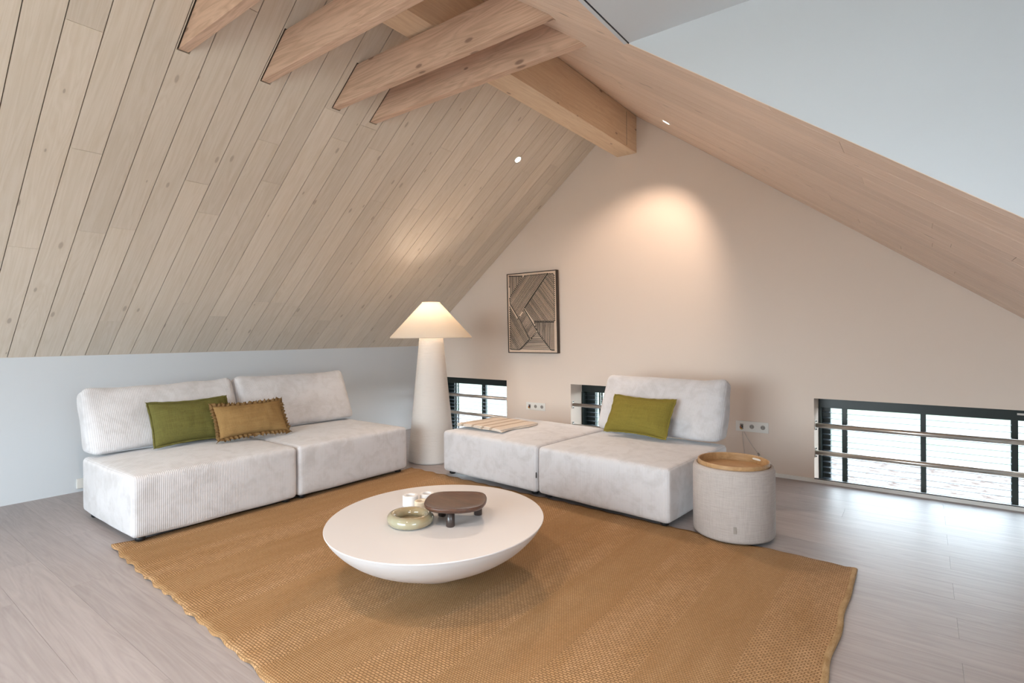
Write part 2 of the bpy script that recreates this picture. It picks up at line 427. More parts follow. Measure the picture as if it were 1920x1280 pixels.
# joist data
JY = [(-2.751, -2.693), (-3.098, -3.040), (-3.650, -3.592), (-4.160, -4.102)]
JZ0, JZ1 = 3.064, 3.300
def sub_rect(rs, h):
    out = []
    for (a, b_, c, d) in rs:
        e, f, g, i = h
        if e >= b_ or f <= a or g >= d or i <= c: out.append((a, b_, c, d)); continue
        if a < e: out.append((a, e, c, d))
        if f < b_: out.append((f, b_, c, d))
        a2, b2 = max(a, e), min(b_, f)
        if c < g: out.append((a2, b2, c, g))
        if i < d: out.append((a2, b2, i, d))
    return out

# boarded slopes. slope frame: local x up the slope, local y = world y, local z = outwards (up, out of the room)
def slope_frame(x0, z0, sgn, tan):
    L = math.hypot(1, tan); ex = Vector((sgn / L, 0, tan / L)); ey = Vector((0, 1, 0)); ez = ex.cross(ey)
    if ez.z < 0: ez = -ez
    M4 = Matrix.Identity(4)
    for i in range(3): M4[i][0] = ex[i]; M4[i][1] = ey[i]; M4[i][2] = ez[i]
    M4[0][3] = x0; M4[2][3] = z0
    return M4, L
FL, LL = slope_frame(0.0, 1.1862, 1, 0.7974)
FR, LR = slope_frame(XR, rz(XR), -1, 0.7392)
SL = RX * LL            # slope length left
SR = (XR - RX) * LR
SD = (XR - XDC) * LR    # where the dormer opening ends
ceilL = add('ceiling_left', boxes_mesh('ceiling_left', [(-0.25, SL + 0.10, -8.2, 0.0, 0.016, 0.10)]), mSub, label='left ceiling slope of long whitewashed pine boards', cat='ceiling', kind='structure', mw=None)
ceilL.matrix_world = FL
ceilR = add('ceiling_right', boxes_mesh('ceiling_right', [(-0.25, SD, YC + 0.10, 0.0, 0.016, 0.10), (SD, SR + 0.10, YC2, 0.0, 0.016, 0.10), (-0.25, SR + 0.10, -8.2, YC2, 0.016, 0.10)]), mSub, label='right ceiling slope of narrow-jointed pinkish whitewashed boards', cat='ceiling', kind='structure')
ceilR.matrix_world = FR
PIT = 0.1695; OFF = -1.4655 + PIT * 8
holesL = []
for a, b_ in JY:
    sa = (JZ0 - 1.1862) / 0.7974 * LL; sb = (JZ1 - 1.1862) / 0.7974 * LL
    holesL.append((sa - 0.012, sb + 0.006, a - 0.010, b_ + 0.006))
holesR = [(( XR - (6.2333 - JZ0) / 0.7392) * LR - 0.006, (XR - (6.2333 - JZ1) / 0.7392) * LR + 0.006, a - 0.006, b_ + 0.006) for a, b_ in JY]
joints = {}
# joints read from the photograph: board column -> positions along the slope
def boards(parent, Ltot, holes, mat, s_start, seed, gap, ylo, yhi, meanL):
    rnd = random.Random(seed)
    k0 = int((0 - yhi) / PIT)
    y1 = yhi
    ys = []
    yy = OFF
    while yy > yhi: yy -= PIT
    ed = [yhi] + [yy - PIT * i for i in range(80) if yy - PIT * i > ylo] + [ylo]
    for i in range(len(ed) - 1):
        y1, y0 = ed[i], ed[i + 1]
        if y1 - y0 < 0.02: continue
        cuts = []; s = s_start + rnd.uniform(0.4, meanL)
        while s < Ltot - 0.35:
            cuts.append(s); s += rnd.uniform(meanL * 0.7, meanL * 1.3)
        xs = [s_start] + cuts + [Ltot]
        for a, b_ in zip(xs[:-1], xs[1:]):
            e0 = a + (0.0009 if a != s_start else 0); e1 = b_ - (0.0009 if b_ != Ltot else 0)
            rs = [(e0, e1, y0 + gap / 2, y1 - gap / 2)]
            for h in holes: rs = sub_rect(rs, h)
            ox, oy = (e0 + e1) / 2, (y0 + y1) / 2
            dz = rnd.uniform(-0.0004, 0.0004)
            me = boxes_mesh('board', [(p[0] - ox, p[1] - ox, p[2] - oy, p[3] - oy, 0.0 + dz, 0.016) for p in rs if p[1]-p[0] > 1e-4 and p[3]-p[2] > 1e-4])
            add('board', me, mat, parent, mw=Matrix.Translation((ox, oy, 0)))
boards(ceilL, SL, holesL, mBoardL, 0.0, 11, 0.0052, YB, -0.005, 2.3)
boards(ceilR, SR, holesR, mBoardR, 0.0, 5, 0.0034, YC, -0.006, 2.4)
boards(ceilR, SR, holesR, mBoardR, SD, 6, 0.0034, YC2, YC, 1.6)
boards(ceilR, SR, [], mBoardR, 0.0, 8, 0.0022, YB, YC2, 2.4)
# dark shadow-gap profile along the dormer opening, white bead on the cheek foot
add('trim_1', boxes_mesh('trim_1', [(SD - 0.003, SD - 0.0002, YC2, YC, -0.001, 0.020)]), mBlack, label='thin dark edge profile along the dormer opening', cat='trim', kind='structure').matrix_world = FR
# baseboard and window thresholds on the gable
bs = []; x0 = 0.0
for w in WIN: bs.append((x0, w[0], -0.014, 0.0, 0.0, 0.034)); x0 = w[1]
bs.append((x0, XR, -0.014, 0.0, 0.0, 0.034))
add('baseboard_gable', boxes_mesh('baseboard_gable', bs), mTrimW, label='low off-white baseboard along the gable wall', cat='baseboard', kind='structure')

# ------------------------------------------------------------------ windows
glass = bpy.data.materials.new('window_glass'); glass.use_nodes = True; g = glass.node_tree; g.nodes.clear()
go = g.nodes.new('ShaderNodeOutputMaterial'); gt = g.nodes.new('ShaderNodeBsdfTransparent'); gg = g.nodes.new('ShaderNodeBsdfGlossy'); gm = g.nodes.new('ShaderNodeMixShader'); gf = g.nodes.new('ShaderNodeFresnel')
gg.inputs['Roughness'].default_value = 0.02; gt.inputs['Color'].default_value = (0.95, 0.98, 0.96, 1)
gge = g.nodes.new('ShaderNodeNewGeometry'); gmu = g.nodes.new('ShaderNodeMath'); gmu.operation = 'MULTIPLY'; gsb = g.nodes.new('ShaderNodeMath'); gsb.operation = 'SUBTRACT'; gsb.inputs[0].default_value = 1.0
g.links.new(gge.outputs['Backfacing'], gsb.inputs[1]); g.links.new(gf.outputs[0], gmu.inputs[0]); g.links.new(gsb.outputs[0], gmu.inputs[1]); g.links.new(gmu.outputs[0], gm.inputs[0]); g.links.new(gt.outputs[0], gm.inputs[1]); g.links.new(gg.outputs[0], gm.inputs[2]); g.links.new(gm.outputs[0], go.inputs[0])

def rail(me_name, x0, x1, y, z, r):
    return tube_mesh(me_name, [(x0, y, z), (x1, y, z)], r, 20)
win_lab = ['low window with dark venetian blind behind the floor lamp', 'low window with dark venetian blind half hidden by the armless sofa backrest', 'low wide window with dark venetian blind at the right by the bare floor']
for wi, (a, b_) in enumerate(WIN):
    fw_ = 0.085 if wi == 2 else 0.13
    w = add('window_%d' % (wi + 1), boxes_mesh('window_frame', [
        (a, b_, 0.36, 0.42, -0.10, -0.055), (a, b_, 0.36, 0.42, 0.70, WT), (a, a + fw_, 0.36, 0.42, -0.055, 0.70), (b_ - 0.06, b_, 0.36, 0.42, -0.055, 0.70)]), mFrame,
        label=win_lab[wi], cat='window', kind='structure')
    add('pane', boxes_mesh('pane', [(a + fw_, b_ - 0.06, 0.388, 0.394, -0.055, 0.70)]), glass, w)
    if wi < 2: add('mullion', boxes_mesh('mullion', [((a + b_) / 2 - 0.016, (a + b_) / 2 + 0.016, 0.36, 0.42, -0.055, 0.70)]), mFrame, w)
    add('window_threshold', boxes_mesh('window_threshold', [(a, b_, -0.014, 0.012, 0.0, 0.030)]), mTrimW, w, label='beige threshold board')
    add('threshold_seal', boxes_mesh('threshold_seal', [(a, b_, -0.008, 0.010, 0.030, 0.037)]), mBlack, w)
    add('jamb_frame', boxes_mesh('jamb_frame', [(a, a + 0.020, 0.255, 0.36, -0.10, 0.645), (b_ - 0.020, b_, 0.255, 0.36, -0.10, 0.645)]), mFrame, w)
    # blind
    bl = thing('venetian_blind', ['dark venetian blind in the window behind the white floor lamp', 'dark venetian blind in the window left of the single backrest', 'dark venetian blind with three broad tapes in the rightmost window'][wi], 'blind', ((a + b_) / 2, 0.30, 0.0))
    hw = (b_ - a) / 2
    add('headrail', boxes_mesh('headrail', [(-hw + 0.002, hw - 0.002, -0.04, 0.045, 0.645, WT - 0.001)]), mFrame, bl, bevel=0.002)
    sm = boxes_mesh('slat', [(-hw + 0.03, hw - 0.03, -0.025, 0.025, -0.0012, 0.0012)])
    nz = 0
    z = 0.600
    while z > -0.05:
        add('slat', sm, mSlat, bl, mw=Matrix.Translation((0, 0.0, z)) @ Matrix.Rotation(math.radians(5), 4, 'X')); z -= 0.0516; nz += 1
    add('bottom_rail', boxes_mesh('bottom_rail', [(-hw + 0.03, hw - 0.03, -0.025, 0.025, -0.085, -0.065)]), mFrame, bl)
    tapes = [0.207, 0.785, 1.363] if wi == 2 else [0.24, 0.75, 1.26]
    for t in tapes:
        tw = 0.019 if wi == 2 else 0.010
        if t + tw > 2 * hw - 0.01: t = 2 * hw - tw - 0.012
        add('ladder_tape', boxes_mesh('ladder_tape', [(t - hw - tw, t - hw + tw, -0.0285, -0.0265, -0.085, 0.65), (t - hw - tw, t - hw + tw, 0.0265, 0.0285, -0.085, 0.65)]), mFrame, bl)
    if wi == 2:
        add('control_handle', boxes_mesh('control_handle', [(0.635 - 0.045, 0.635 + 0.0, -0.048, -0.04, 0.69, 0.705)]), mSteel, bl, label='small metal handle')
    for k, zz in enumerate((0.508, 0.262)):
        rl_ = thing('guard_rail', ['upper', 'lower'][k] + ' steel guard rail across the ' + ['window behind the floor lamp', 'window left of the single backrest', 'rightmost low window'][wi], 'rail', ((a + b_) / 2, 0.045, zz), 0, 'steel guard rails of the low windows')
        add('rail_tube', tube_mesh('rail_tube', [(-hw + 0.006, 0, 0), (hw - 0.006, 0, 0)], 0.0205, 24), mSteel, rl_, smooth=True)
        for s in (-1, 1):
            br_ = add('bracket', boxes_mesh('bracket', [(s * (hw - 0.004) - 0.004, s * (hw - 0.004) + 0.004, -0.018, 0.018, -0.045, 0.045)]), mSteel, rl_, bevel=0.002)
            for q in (-0.036, 0.036):
                add('screw', boxes_mesh('screw', [(s * (hw - 0.011) - 0.004, s * (hw - 0.011) + 0.004, -0.006, 0.006, q - 0.006, q + 0.006)]), mBlack, br_, bevel=0.002)
# dormer window and a back window added as fill daylight (both outside the frame)
w4 = add('window_4', boxes_mesh('window_frame', [(XR + 0.08, XR + 0.14, -6.1, -6.03, 0.85, 2.05), (XR + 0.08, XR + 0.14, -4.67, -4.6, 0.85, 2.05), (XR + 0.08, XR + 0.14, -5.39, -5.31, 0.85, 2.05), (XR + 0.08, XR + 0.14, -6.1, -4.6, 0.85, 0.92), (XR + 0.08, XR + 0.14, -6.1, -4.6, 1.98, 2.05)]), mFrame, label='wide dark-framed dormer window beside the camera', cat='window', kind='structure')
add('pane', boxes_mesh('pane', [(XR + 0.10, XR + 0.106, -6.03, -4.67, 0.92, 1.98)]), glass, w4)
w5 = add('window_5', boxes_mesh('window_frame', [(1.7, 1.77, -8.14, -8.08, 0.2, 2.3), (5.13, 5.2, -8.14, -8.08, 0.2, 2.3), (1.7, 5.2, -8.14, -8.08, 0.2, 0.27), (1.7, 5.2, -8.14, -8.08, 2.23, 2.3)]), mFrame, label='unseen dark-framed window added in the back gable for fill daylight', cat='window', kind='structure')
add('pane', boxes_mesh('pane', [(1.77, 5.13, -8.11, -8.104, 0.27, 2.23)]), glass, w5)

# ground outside
def ground_mat():
    M, nt, b = new_mat('lawn_ground', (0.3, 0.4, 0.2), 0.95, spec=0.1)
    t = nt.nodes.new('ShaderNodeTexCoord'); s = nt.nodes.new('ShaderNodeSeparateXYZ'); nt.links.new(t.outputs['Object'], s.inputs[0])
    n1 = noise_n(nt, t.outputs['Object'], 0.5, 5, 0.65); n2 = noise_n(nt, t.outputs['Object'], 3.0, 5, 0.7)
    grass = ramp(nt, n1, [(0.35, (0.070, 0.088, 0.056)), (0.62, (0.105, 0.116, 0.095))])
    leaf = ramp(nt, n2, [(0.40, (0.052, 0.032, 0.025)), (0.52, (0.112, 0.104, 0.100))])
    edge = math_n(nt, 'ADD', s.outputs['Y'], math_n(nt, 'MULTIPLY', n1, 3.0))
    f = math_n(nt, 'LESS_THAN', edge, 18.2)
    lk(nt, mixc(nt, f, grass, leaf), b.inputs['Base Color']); return M
add('ground', boxes_mesh('ground', [(-120, 120, 0.6, 160, -3.2, -3.0)]), ground_mat(), label='pale lawn and leaf-strewn ground outside the low windows', cat='ground', kind='structure')
mGrav = linen('bounce_gravel', (0.46, 0.39, 0.32), (0.36, 0.30, 0.24), 0.3)  # unseen ground kept pale so it bounces daylight up to the ceilings
add('ground', boxes_mesh('ground', [(-120, 120, -90, 0.6, -3.2, -3.0)]), mGrav, label='unseen gravel on the camera side of the house, made pale to bounce daylight', cat='ground', kind='structure')

# ------------------------------------------------------------------ beams
rb = add('ridge_beam', prism_mesh('ridge_beam', [([(-0.115, 3.318), (0.115, 3.318), (0.115, rz(3.4) + 0.0), (0.0, rz(3.2859) + 0.0), (-0.115, lz(3.17) + 0.0)], 0.0, 1.0)]), mBeam,
         label='thick honey-coloured ridge beam running into the gable wall', cat='beam')
# rebuild with local x along the beam so the grain follows it
me = prism_mesh('ridge_beam', [([(-0.115, 3.318), (0.115, 3.318), (0.115, rz(3.4) - 0.004), (0.0, rz(3.2859) - 0.012), (-0.115, lz(3.17) - 0.004)], -4.0, 4.0)], 'x')
me.materials.append(mBeam); rb.data = me
rb.matrix_world = Matrix.Translation((3.2853, -4.0, 0)) @ Matrix.Rotation(-PI / 2, 4, 'Z')
add('joint_line', boxes_mesh('joint_line', [(-3.755, -3.751, 0.1140, 0.1162, 3.335, 3.69)]), mSub, rb)
for v in rb.children: v.matrix_local = Matrix.Rotation(0, 4, 'Z')
jl = ['tie beam nearest the gable wall, ending lowest on the left slope', 'second tie beam from the gable wall, close beside the nearest one', 'third tie beam from the gable wall, with a rough barked lower edge', 'tie beam cut by the top edge of the photo, leftmost of the four']
for k, (a, b_) in enumerate(JY):
    zm = (JZ0 + JZ1) / 2; xm = 3.3
    def xl(z): return (z - 1.1862) / 0.7974 - 0.012
    def xr(z): return (6.2333 - z) / 0.7392 + 0.012
    hh = (JZ1 - JZ0) / 2; n = 26; V = []; Fc = []
    hy = (b_ - a) / 2; yc = (a + b_) / 2
    for i in range(n + 1):
        for (yy, zz) in ((-hy, -hh), (hy, -hh), (hy, hh), (-hy, hh)):
            X0 = xl(zm + zz); X1 = xr(zm + zz); t = i / n
            x = X0 + (X1 - X0) * t
            rough = 0.0
            if k == 2 and yy < 0 and zz < 0: rough = 0.010 * max(0, noise.noise(Vector((x * 7, 3.1, 0))) + 0.35) * (1 if 0.02 < t < 0.98 else 0)
            V.append((x - xm, yy + rough, zz + rough * 1.3))
    for i in range(n):
        for q in range(4):
            q2 = (q + 1) % 4; Fc.append((i*4+q, (i+1)*4+q, (i+1)*4+q2, i*4+q2))
    Fc.append((0, 1, 2, 3)); Fc.append((n*4+3, n*4+2, n*4+1, n*4))
    me = bpy.data.meshes.new('tie_beam'); me.from_pydata(V, [], Fc)
    bm = bmesh.new(); bm.from_mesh(me); bmesh.ops.recalc_face_normals(bm, faces=bm.faces); bm.to_mesh(me); bm.free()
    add('tie_beam', me, mJoist, label=jl[k], cat='beam', group='pine tie beams across the roof', bevel=0.003, mw=Matrix.Translation((xm, yc, zm)))

# ------------------------------------------------------------------ downlights
mGlow = bpy.data.materials.new('downlight_glow'); mGlow.use_nodes = True
gb = mGlow.node_tree.nodes['Principled BSDF']; gb.inputs['Emission Color'].default_value = (1.0, 0.86, 0.68, 1); gb.inputs['Emission Strength'].default_value = 25
for k, (x, y, sd, aim, pw, hf) in enumerate(DOWN):
    z = 2.681 if sd == 'D' else (rz(x) if sd == 'R' else lz(x)); n = Vector((0, 0, -1)) if sd == 'D' else (NR if sd == 'R' else NL)
    lab = ['small recessed spotlight in the right slope, beside the ridge beam end', 'small bright recessed spotlight in the left boarded slope', 'recessed spotlight in the right slope behind the camera view', 'recessed spotlight in the left slope above the camera', 'added unseen fill spotlight in the flat dormer ceiling nearest the cheek', 'added unseen fill spotlight in the flat dormer ceiling above the camera', 'recessed spotlight in the right slope at the back of the room'][k]
    t = thing('downlight', lab, 'spotlight', (x, y, z), 0, 'recessed ceiling spotlights')
    t.rotation_euler = n.to_track_quat('-Z', 'Y').to_euler()
    trg = add('trim_ring', lathe_mesh('trim_ring', [(0.032, 0.001), (0.032, -0.003), (0.043, -0.003), (0.046, 0.001), (0.032, 0.001)], 32, cap=False), mWhiteP, t, smooth=True)
    add('lens', lathe_mesh('lens', [(0.0, -0.0015), (0.031, -0.0015), (0.031, 0.0005), (0.0, 0.0005)], 32), mGlow, trg, label='glowing warm lens')

# ------------------------------------------------------------------ rug
rA, rB, rC, rD = Vector((1.75, -4.335)), Vector((5.58, -4.53)), Vector((5.57, -1.925)), Vector((1.75, -1.79))
nx, ny = 230, 90; V = []; Fc = []
def rug_pt(s, t):
    p = (rA * (1 - s) + rB * s) * (1 - t) + (rD * (1 - s) + rC * s) * t
    x = p.x; e0 = max(0, 1 - t * 14); e1 = max(0, 1 - (1 - t) * 14); l0 = max(0, 1 - s * 25); l1 = max(0, 1 - (1 - s) * 25)
    nz_ = noise.noise(Vector((x * 4.0, 0.3, 0))); nz2 = noise.noise(Vector((x * 7.0, 5.3, 0)))
    yy = p.y + e0 * (0.006 * math.sin(x * 2 * PI / 0.1525 + 2.5 * nz_) * (1.0 - 0.7 * s) + 0.014 * nz_ * (1 - 0.5 * s)) + e1 * (0.012 * math.sin(x * 2 * PI / 0.17 + 1) * (1 - 0.7 * s) + 0.008 * nz2)
    xx = x + l1 * 0.010 * noise.noise(Vector((3.3, p.y * 3.5, 0))) * 1.5 + l0 * 0.01 * math.sin(p.y * 9)
    edge = 0.008 * max(0, math.sin(x * 2 * PI / 0.305 + 0.6)) * (e0 * 0.9) * (1 - 0.5 * s)
    rip = 0.0022 * (1 + math.sin(x * 2 * PI / 0.1525 + 0.4 * noise.noise(Vector((x, p.y * 1.5, 1))))) * max(0.0, 1 - s * 1.25)
    curl = 0.012 * max(0, 1 - s * 45) * max(0, 1 - t * 18)
    hem = 0.003 if (1 - s) < 0.012 else 0
    fade = 1.0 if t < 0.8 else 0.2
    return (xx, yy, 0.012 + edge + rip * fade + curl + hem)
for j in range(ny + 1):
    for i in range(nx + 1): V.append(rug_pt(i / nx, j / ny))
T = len(V)
for j in range(ny):
    for i in range(nx): k = j * (nx + 1) + i; Fc.append((k, k + 1, k + nx + 2, k + nx + 1))
bd = [j for j in range(nx + 1)] + [j * (nx + 1) + nx for j in range(1, ny + 1)] + [ny * (nx + 1) + nx - j for j in range(1, nx + 1)] + [(ny - j) * (nx + 1) for j in range(1, ny)]
for q in bd: V.append((V[q][0], V[q][1], max(0.0005, V[q][2] - 0.0115)))
nb = len(bd)
for i in range(nb): j = (i + 1) % nb; Fc.append((bd[i], T + i, T + j, bd[j]))
me = bpy.data.meshes.new('rug'); me.from_pydata(V, [], Fc); me.materials.append(mRug); me.materials.append(mRugEdge)
me.polygons.foreach_set('use_smooth', [True] * len(me.polygons))
rug = add('rug', me, None, label='large golden-brown woven seagrass rug with broad weave bands under the coffee table', cat='rug')
hp = [rug_pt(1.0, j / 60) for j in range(61)]
V = []; Fc = []
for j, p in enumerate(hp):
    for (dx, dz) in ((-0.026, 0.0015), (-0.013, 0.0045), (0.0, 0.0035), (0.006, -0.003), (0.004, -0.011)):
        V.append((p[0] + dx, p[1], max(0.001, p[2] - 0.003 + dz)))
for j in range(60):
    for i in range(4): k = j * 5 + i; Fc.append((k, k + 1, k + 6, k + 5))
me = bpy.data.meshes.new('binding'); me.from_pydata(V, [], Fc)
add('edge_binding', me, mRugEdge, rug, smooth=True, label='paler folded edge binding')

# ------------------------------------------------------------------ sofas
foot_m = lathe_mesh('foot', [(0.024, 0.0), (0.030, 0.004), (0.031, 0.032), (0.0, 0.032)], 20)
foot_s = lathe_mesh('foot', [(0.024, 0.0), (0.030, 0.004), (0.031, 0.046), (0.0, 0.046)], 20)
def module(label, L, D, loc, rot, front_rug=True, seed=1.0, tag=None, h=0.405, crown=0.028):
    """local x along the front, local y from front edge to back, origin at front left corner on the floor"""
    t = thing('sofa_module', label, 'sofa', loc, rot, 'corduroy sofa modules')
    b = soft_box('seat_block', L - 0.006, D, h, 0.035, (22, 18, 8), (0.004, 0.004, crown), 0.0045, 4.0, seed)
    add('seat_block', b, mCord, t, mw=Matrix.Translation((L / 2, D / 2, 0.045 + h / 2)))
    for x, y in ((0.07, 0.07), (L - 0.07, 0.07), (0.07, D - 0.07), (L - 0.07, D - 0.07)):
        on = front_rug and y < 0.2
        add('foot', foot_m if on else foot_s, mBlack, t, mw=Matrix.Translation((x, y, 0.0155 if on else 0.001)), smooth=True)
    if tag: add('fabric_tag', boxes_mesh('fabric_tag', [tag]), mBlack, t, label='small black fabric tag')
    return t
# long sofa: facing +x. local x -> world +y... front at x=1.85
RL_ = PI / 2
module('left corduroy sofa module on the long sofa, under the olive cushion', 1.158, 1.0, (1.85, -4.256, 0), RL_, True, 3.0)
module('right corduroy sofa module on the long sofa, beside the floor lamp', 1.168, 1.0, (1.85, -3.095, 0), RL_, True, 9.0)
AR = -math.radians(4.4)
eR = Vector((math.cos(AR), math.sin(AR), 0)); nR_ = Vector((-math.sin(AR), math.cos(AR), 0)); O2 = Vector((2.185, -1.79, 0))
module('backless corduroy ottoman module carrying the folded striped throw', 1.163, 1.08, O2, AR, True, 15.0, (1.1595, 1.165, -0.004, 0.004, 0.17, 0.215), h=0.385)
module('corduroy sofa module with one backrest, beside the round side table', 1.155, 1.08, O2 + eR * 1.170, AR, True, 21.0, h=0.380, crown=0.022)

def back_cushion(label, w, h, th, mid_bottom_front, dirx, up, seed):
    """dirx: along width, up: up the cushion; front = dirx x up reversed"""
    dirx = Vector(dirx).normalized(); up = Vector(up); up = (up - dirx * up.dot(dirx)).normalized(); fy = up.cross(dirx)  # points back
    c = Vector(mid_bottom_front) + up * (h / 2) + fy * (th / 2)
    M4 = Matrix.Identity(4)
    for i in range(3): M4[i][0] = dirx[i]; M4[i][1] = fy[i]; M4[i][2] = up[i]; M4[i][3] = c[i]
    def fn(q, u):
        # fuller at the foot, slimmer at the top, lifted top corners
        s = 0.5 + 0.5 * u[2]
        q.y *= (1.06 - 0.34 * s)
        q.z += 0.016 * (abs(u[0]) ** 4) * max(0, u[2]) - 0.008 * max(0, u[2]) * (1 - u[0] ** 2)
        if u[2] < 0.6: q.z += min(1.0, (0.6 - u[2]) / 1.6) ** 2 * (q.y + th / 2) * math.tan(tl)
        return q
    me = soft_box('back_cushion', w, th, h, 0.055, (26, 5, 12), (0.012, 0.028, 0.006), 0.015, 4.0, seed, fn)
    return add('back_cushion', me, mCord, label=label, cat='cushion', group='loose corduroy backrest cushions', mw=M4)
tl = math.radians(21)
back_cushion('left backrest cushion of the long sofa, behind the olive and brown cushions', 1.115, 0.535, 0.215, (1.045, -3.685, 0.480), (0, 1, 0), (-math.sin(tl), 0, math.cos(tl)), 2.0)
back_cushion('right backrest cushion of the long sofa, nearest the floor lamp', 1.155, 0.540, 0.215, (1.035, -2.515, 0.480), (0, 1, 0), (-math.sin(tl), 0, math.cos(tl)), 7.0)
cb = O2 + eR * 1.745 + nR_ * 0.88; cb.z = 0.460
back_cushion('single backrest cushion against the gable wall behind the bright olive cushion', 1.15, 0.545, 0.215, cb, eR, nR_ * math.sin(tl) + Vector((0, 0, math.cos(tl))), 12.0)

# throw pillows
def pillow(label, w, h, th, bl, br, topmid, mat, style, seed, group):
    bl, br, topmid = Vector(bl), Vector(br), Vector(topmid)
    X = (br - bl).normalized(); mid = (bl + br) / 2; Z = (topmid - mid); hh = Z.length; Z = (Z - X * Z.dot(X)).normalized(); Y = Z.cross(X)
    c = mid + Z * (hh / 2); M4 = Matrix.Identity(4)
    for i in range(3): M4[i][0] = X[i]; M4[i][1] = Y[i]; M4[i][2] = Z[i]; M4[i][3] = c[i]
    t = bpy.data.objects.new('throw_pillow', None); COL.objects.link(t); t.matrix_world = M4; t.empty_display_size = 0.1
    t['label'] = label; t['category'] = 'pillow'; t['group'] = group
    nx, nz = 34, 24; V = []; Fc = []
    def P(i, j, s):
        u = 2 * i / nx - 1; v = 2 * j / nz - 1
        u2 = math.copysign(abs(u) ** 0.85, u); v2 = math.copysign(abs(v) ** 0.85, v)
        pf = max(0.0, (1 - abs(u2) ** 2.6)) ** 0.55 * max(0.0, (1 - abs(v2) ** 2.4)) ** 0.55
        x = u2 * w / 2 * (1 - 0.045 * (1 - v2 * v2)); z_ = v2 * h / 2 * (1 - 0.11 * (1 - u2 * u2))
        r_ = math.hypot(abs(u2) - 1, abs(v2) - 1)
        wr = 0.0
        if pf > 0:
            wr = 0.012 * noise.noise(Vector((x * 9 + seed, z_ * 26, s))) * (1 - pf * 0.6) + 0.005 * noise.noise(Vector((x * 22, z_ * 9 + seed, s)))
        if s < 0: z_ += 0.012 * noise.noise(Vector((x * 5 + seed, 2, 0))) * (1 - v2 * v2) * 0.4
        return (x, s * (th / 2 * pf + wr * min(1, pf * 3)), z_)
    for s in (-1, 1):
        k0 = len(V)
        for j in range(nz + 1):
            for i in range(nx + 1): V.append(P(i, j, s))
        for j in range(nz):
            for i in range(nx):
                k = k0 + j * (nx + 1) + i; f = (k, k + 1, k + nx + 2, k + nx + 1); Fc.append(f if s < 0 else f[::-1])
    me = bpy.data.meshes.new('cover'); me.from_pydata(V, [], Fc)
    bm = bmesh.new(); bm.from_mesh(me); bmesh.ops.remove_doubles(bm, verts=bm.verts, dist=1e-5); bmesh.ops.recalc_face_normals(bm, faces=bm.faces); bm.to_mesh(me); bm.free()
    cov = add('cover', me, mat, t, smooth=True)
    # border
    bpts = [P(i, 0, -1) for i in range(nx)] + [P(nx, j, -1) for j in range(nz)] + [P(nx - i, nz, -1) for i in range(nx)] + [P(0, nz - j, -1) for j in range(nz)]
    dense = []
    n = len(bpts)
    for i in range(n):
        a, b_ = Vector(bpts[i]), Vector(bpts[(i + 1) % n])
        for q in range(3): dense.append(a.lerp(b_, q / 3))
    n = len(dense); V = []; Fc = []
    fw = 0.016 if style == 'flange' else 0.031
    for i in range(n):
        p = dense[i]; tg = (dense[(i + 1) % n] - dense[i - 1]).normalized(); o = Vector((tg.z, 0, -tg.x))
        ex = Vector((p.x / (w / 2), 0, p.z / (h / 2)))
        cn = Vector((math.copysign(1, p.x), 0, math.copysign(1, p.z))) if abs(ex.x) > 0.93 and abs(ex.z) > 0.9 else o
        if style == 'flange': amp, f_ = 0.004, 0.35
        else: amp, f_ = 0.013, 0.9
        wv = amp * math.sin(i * f_ + 2 * noise.noise(Vector((i * 0.1, seed, 0)))); l = fw * (1 + (0.75 * noise.noise(Vector((i * 0.55, seed, 4))) if style != 'flange' else 0))
        for q, fr in enumerate((0.0, 0.5, 1.0)):
            V.append(tuple(p - o * 0.004 + cn.normalized() * l * fr * (1.15 if cn is not o else 1) + Vector((0, wv * fr - 0.0015, 0))))
    for i in range(n):
        j = (i + 1) % n
        for q in range(2): Fc.append((i*3+q, j*3+q, j*3+q+1, i*3+q+1))
    me = bpy.data.meshes.new('edge'); me.from_pydata(V, [], Fc)
    e = add('flange' if style == 'flange' else 'fringe', me, mat if style == 'flange' else mFringe, cov, smooth=True)
    so = e.modifiers.new('solid', 'SOLIDIFY'); so.thickness = 0.003; so.offset = 0
    return t
grp = 'small throw pillows on the sofas'
pillow('dull olive-green rectangular pillow, left one on the long sofa', 0.60, 0.365, 0.15, (1.175, -3.895, 0.490), (1.185, -3.27, 0.490), (1.015, -3.575, 0.830), mGreen, 'flange', 1.0, grp)
pillow('mustard-brown pillow with a ruffled fringe overlapping the olive one', 0.575, 0.30, 0.145, (1.325, -3.480, 0.500), (1.365, -2.880, 0.500), (1.175, -3.150, 0.772), mTan, 'fringe', 5.0, grp)
pillow('bright olive-green pillow propped on the single backrest module', 0.59, 0.355, 0.15, (3.580, -1.170, 0.470), (4.198, -1.225, 0.464), (3.925, -1.00, 0.795), mGreen2, 'flange', 8.0, grp)

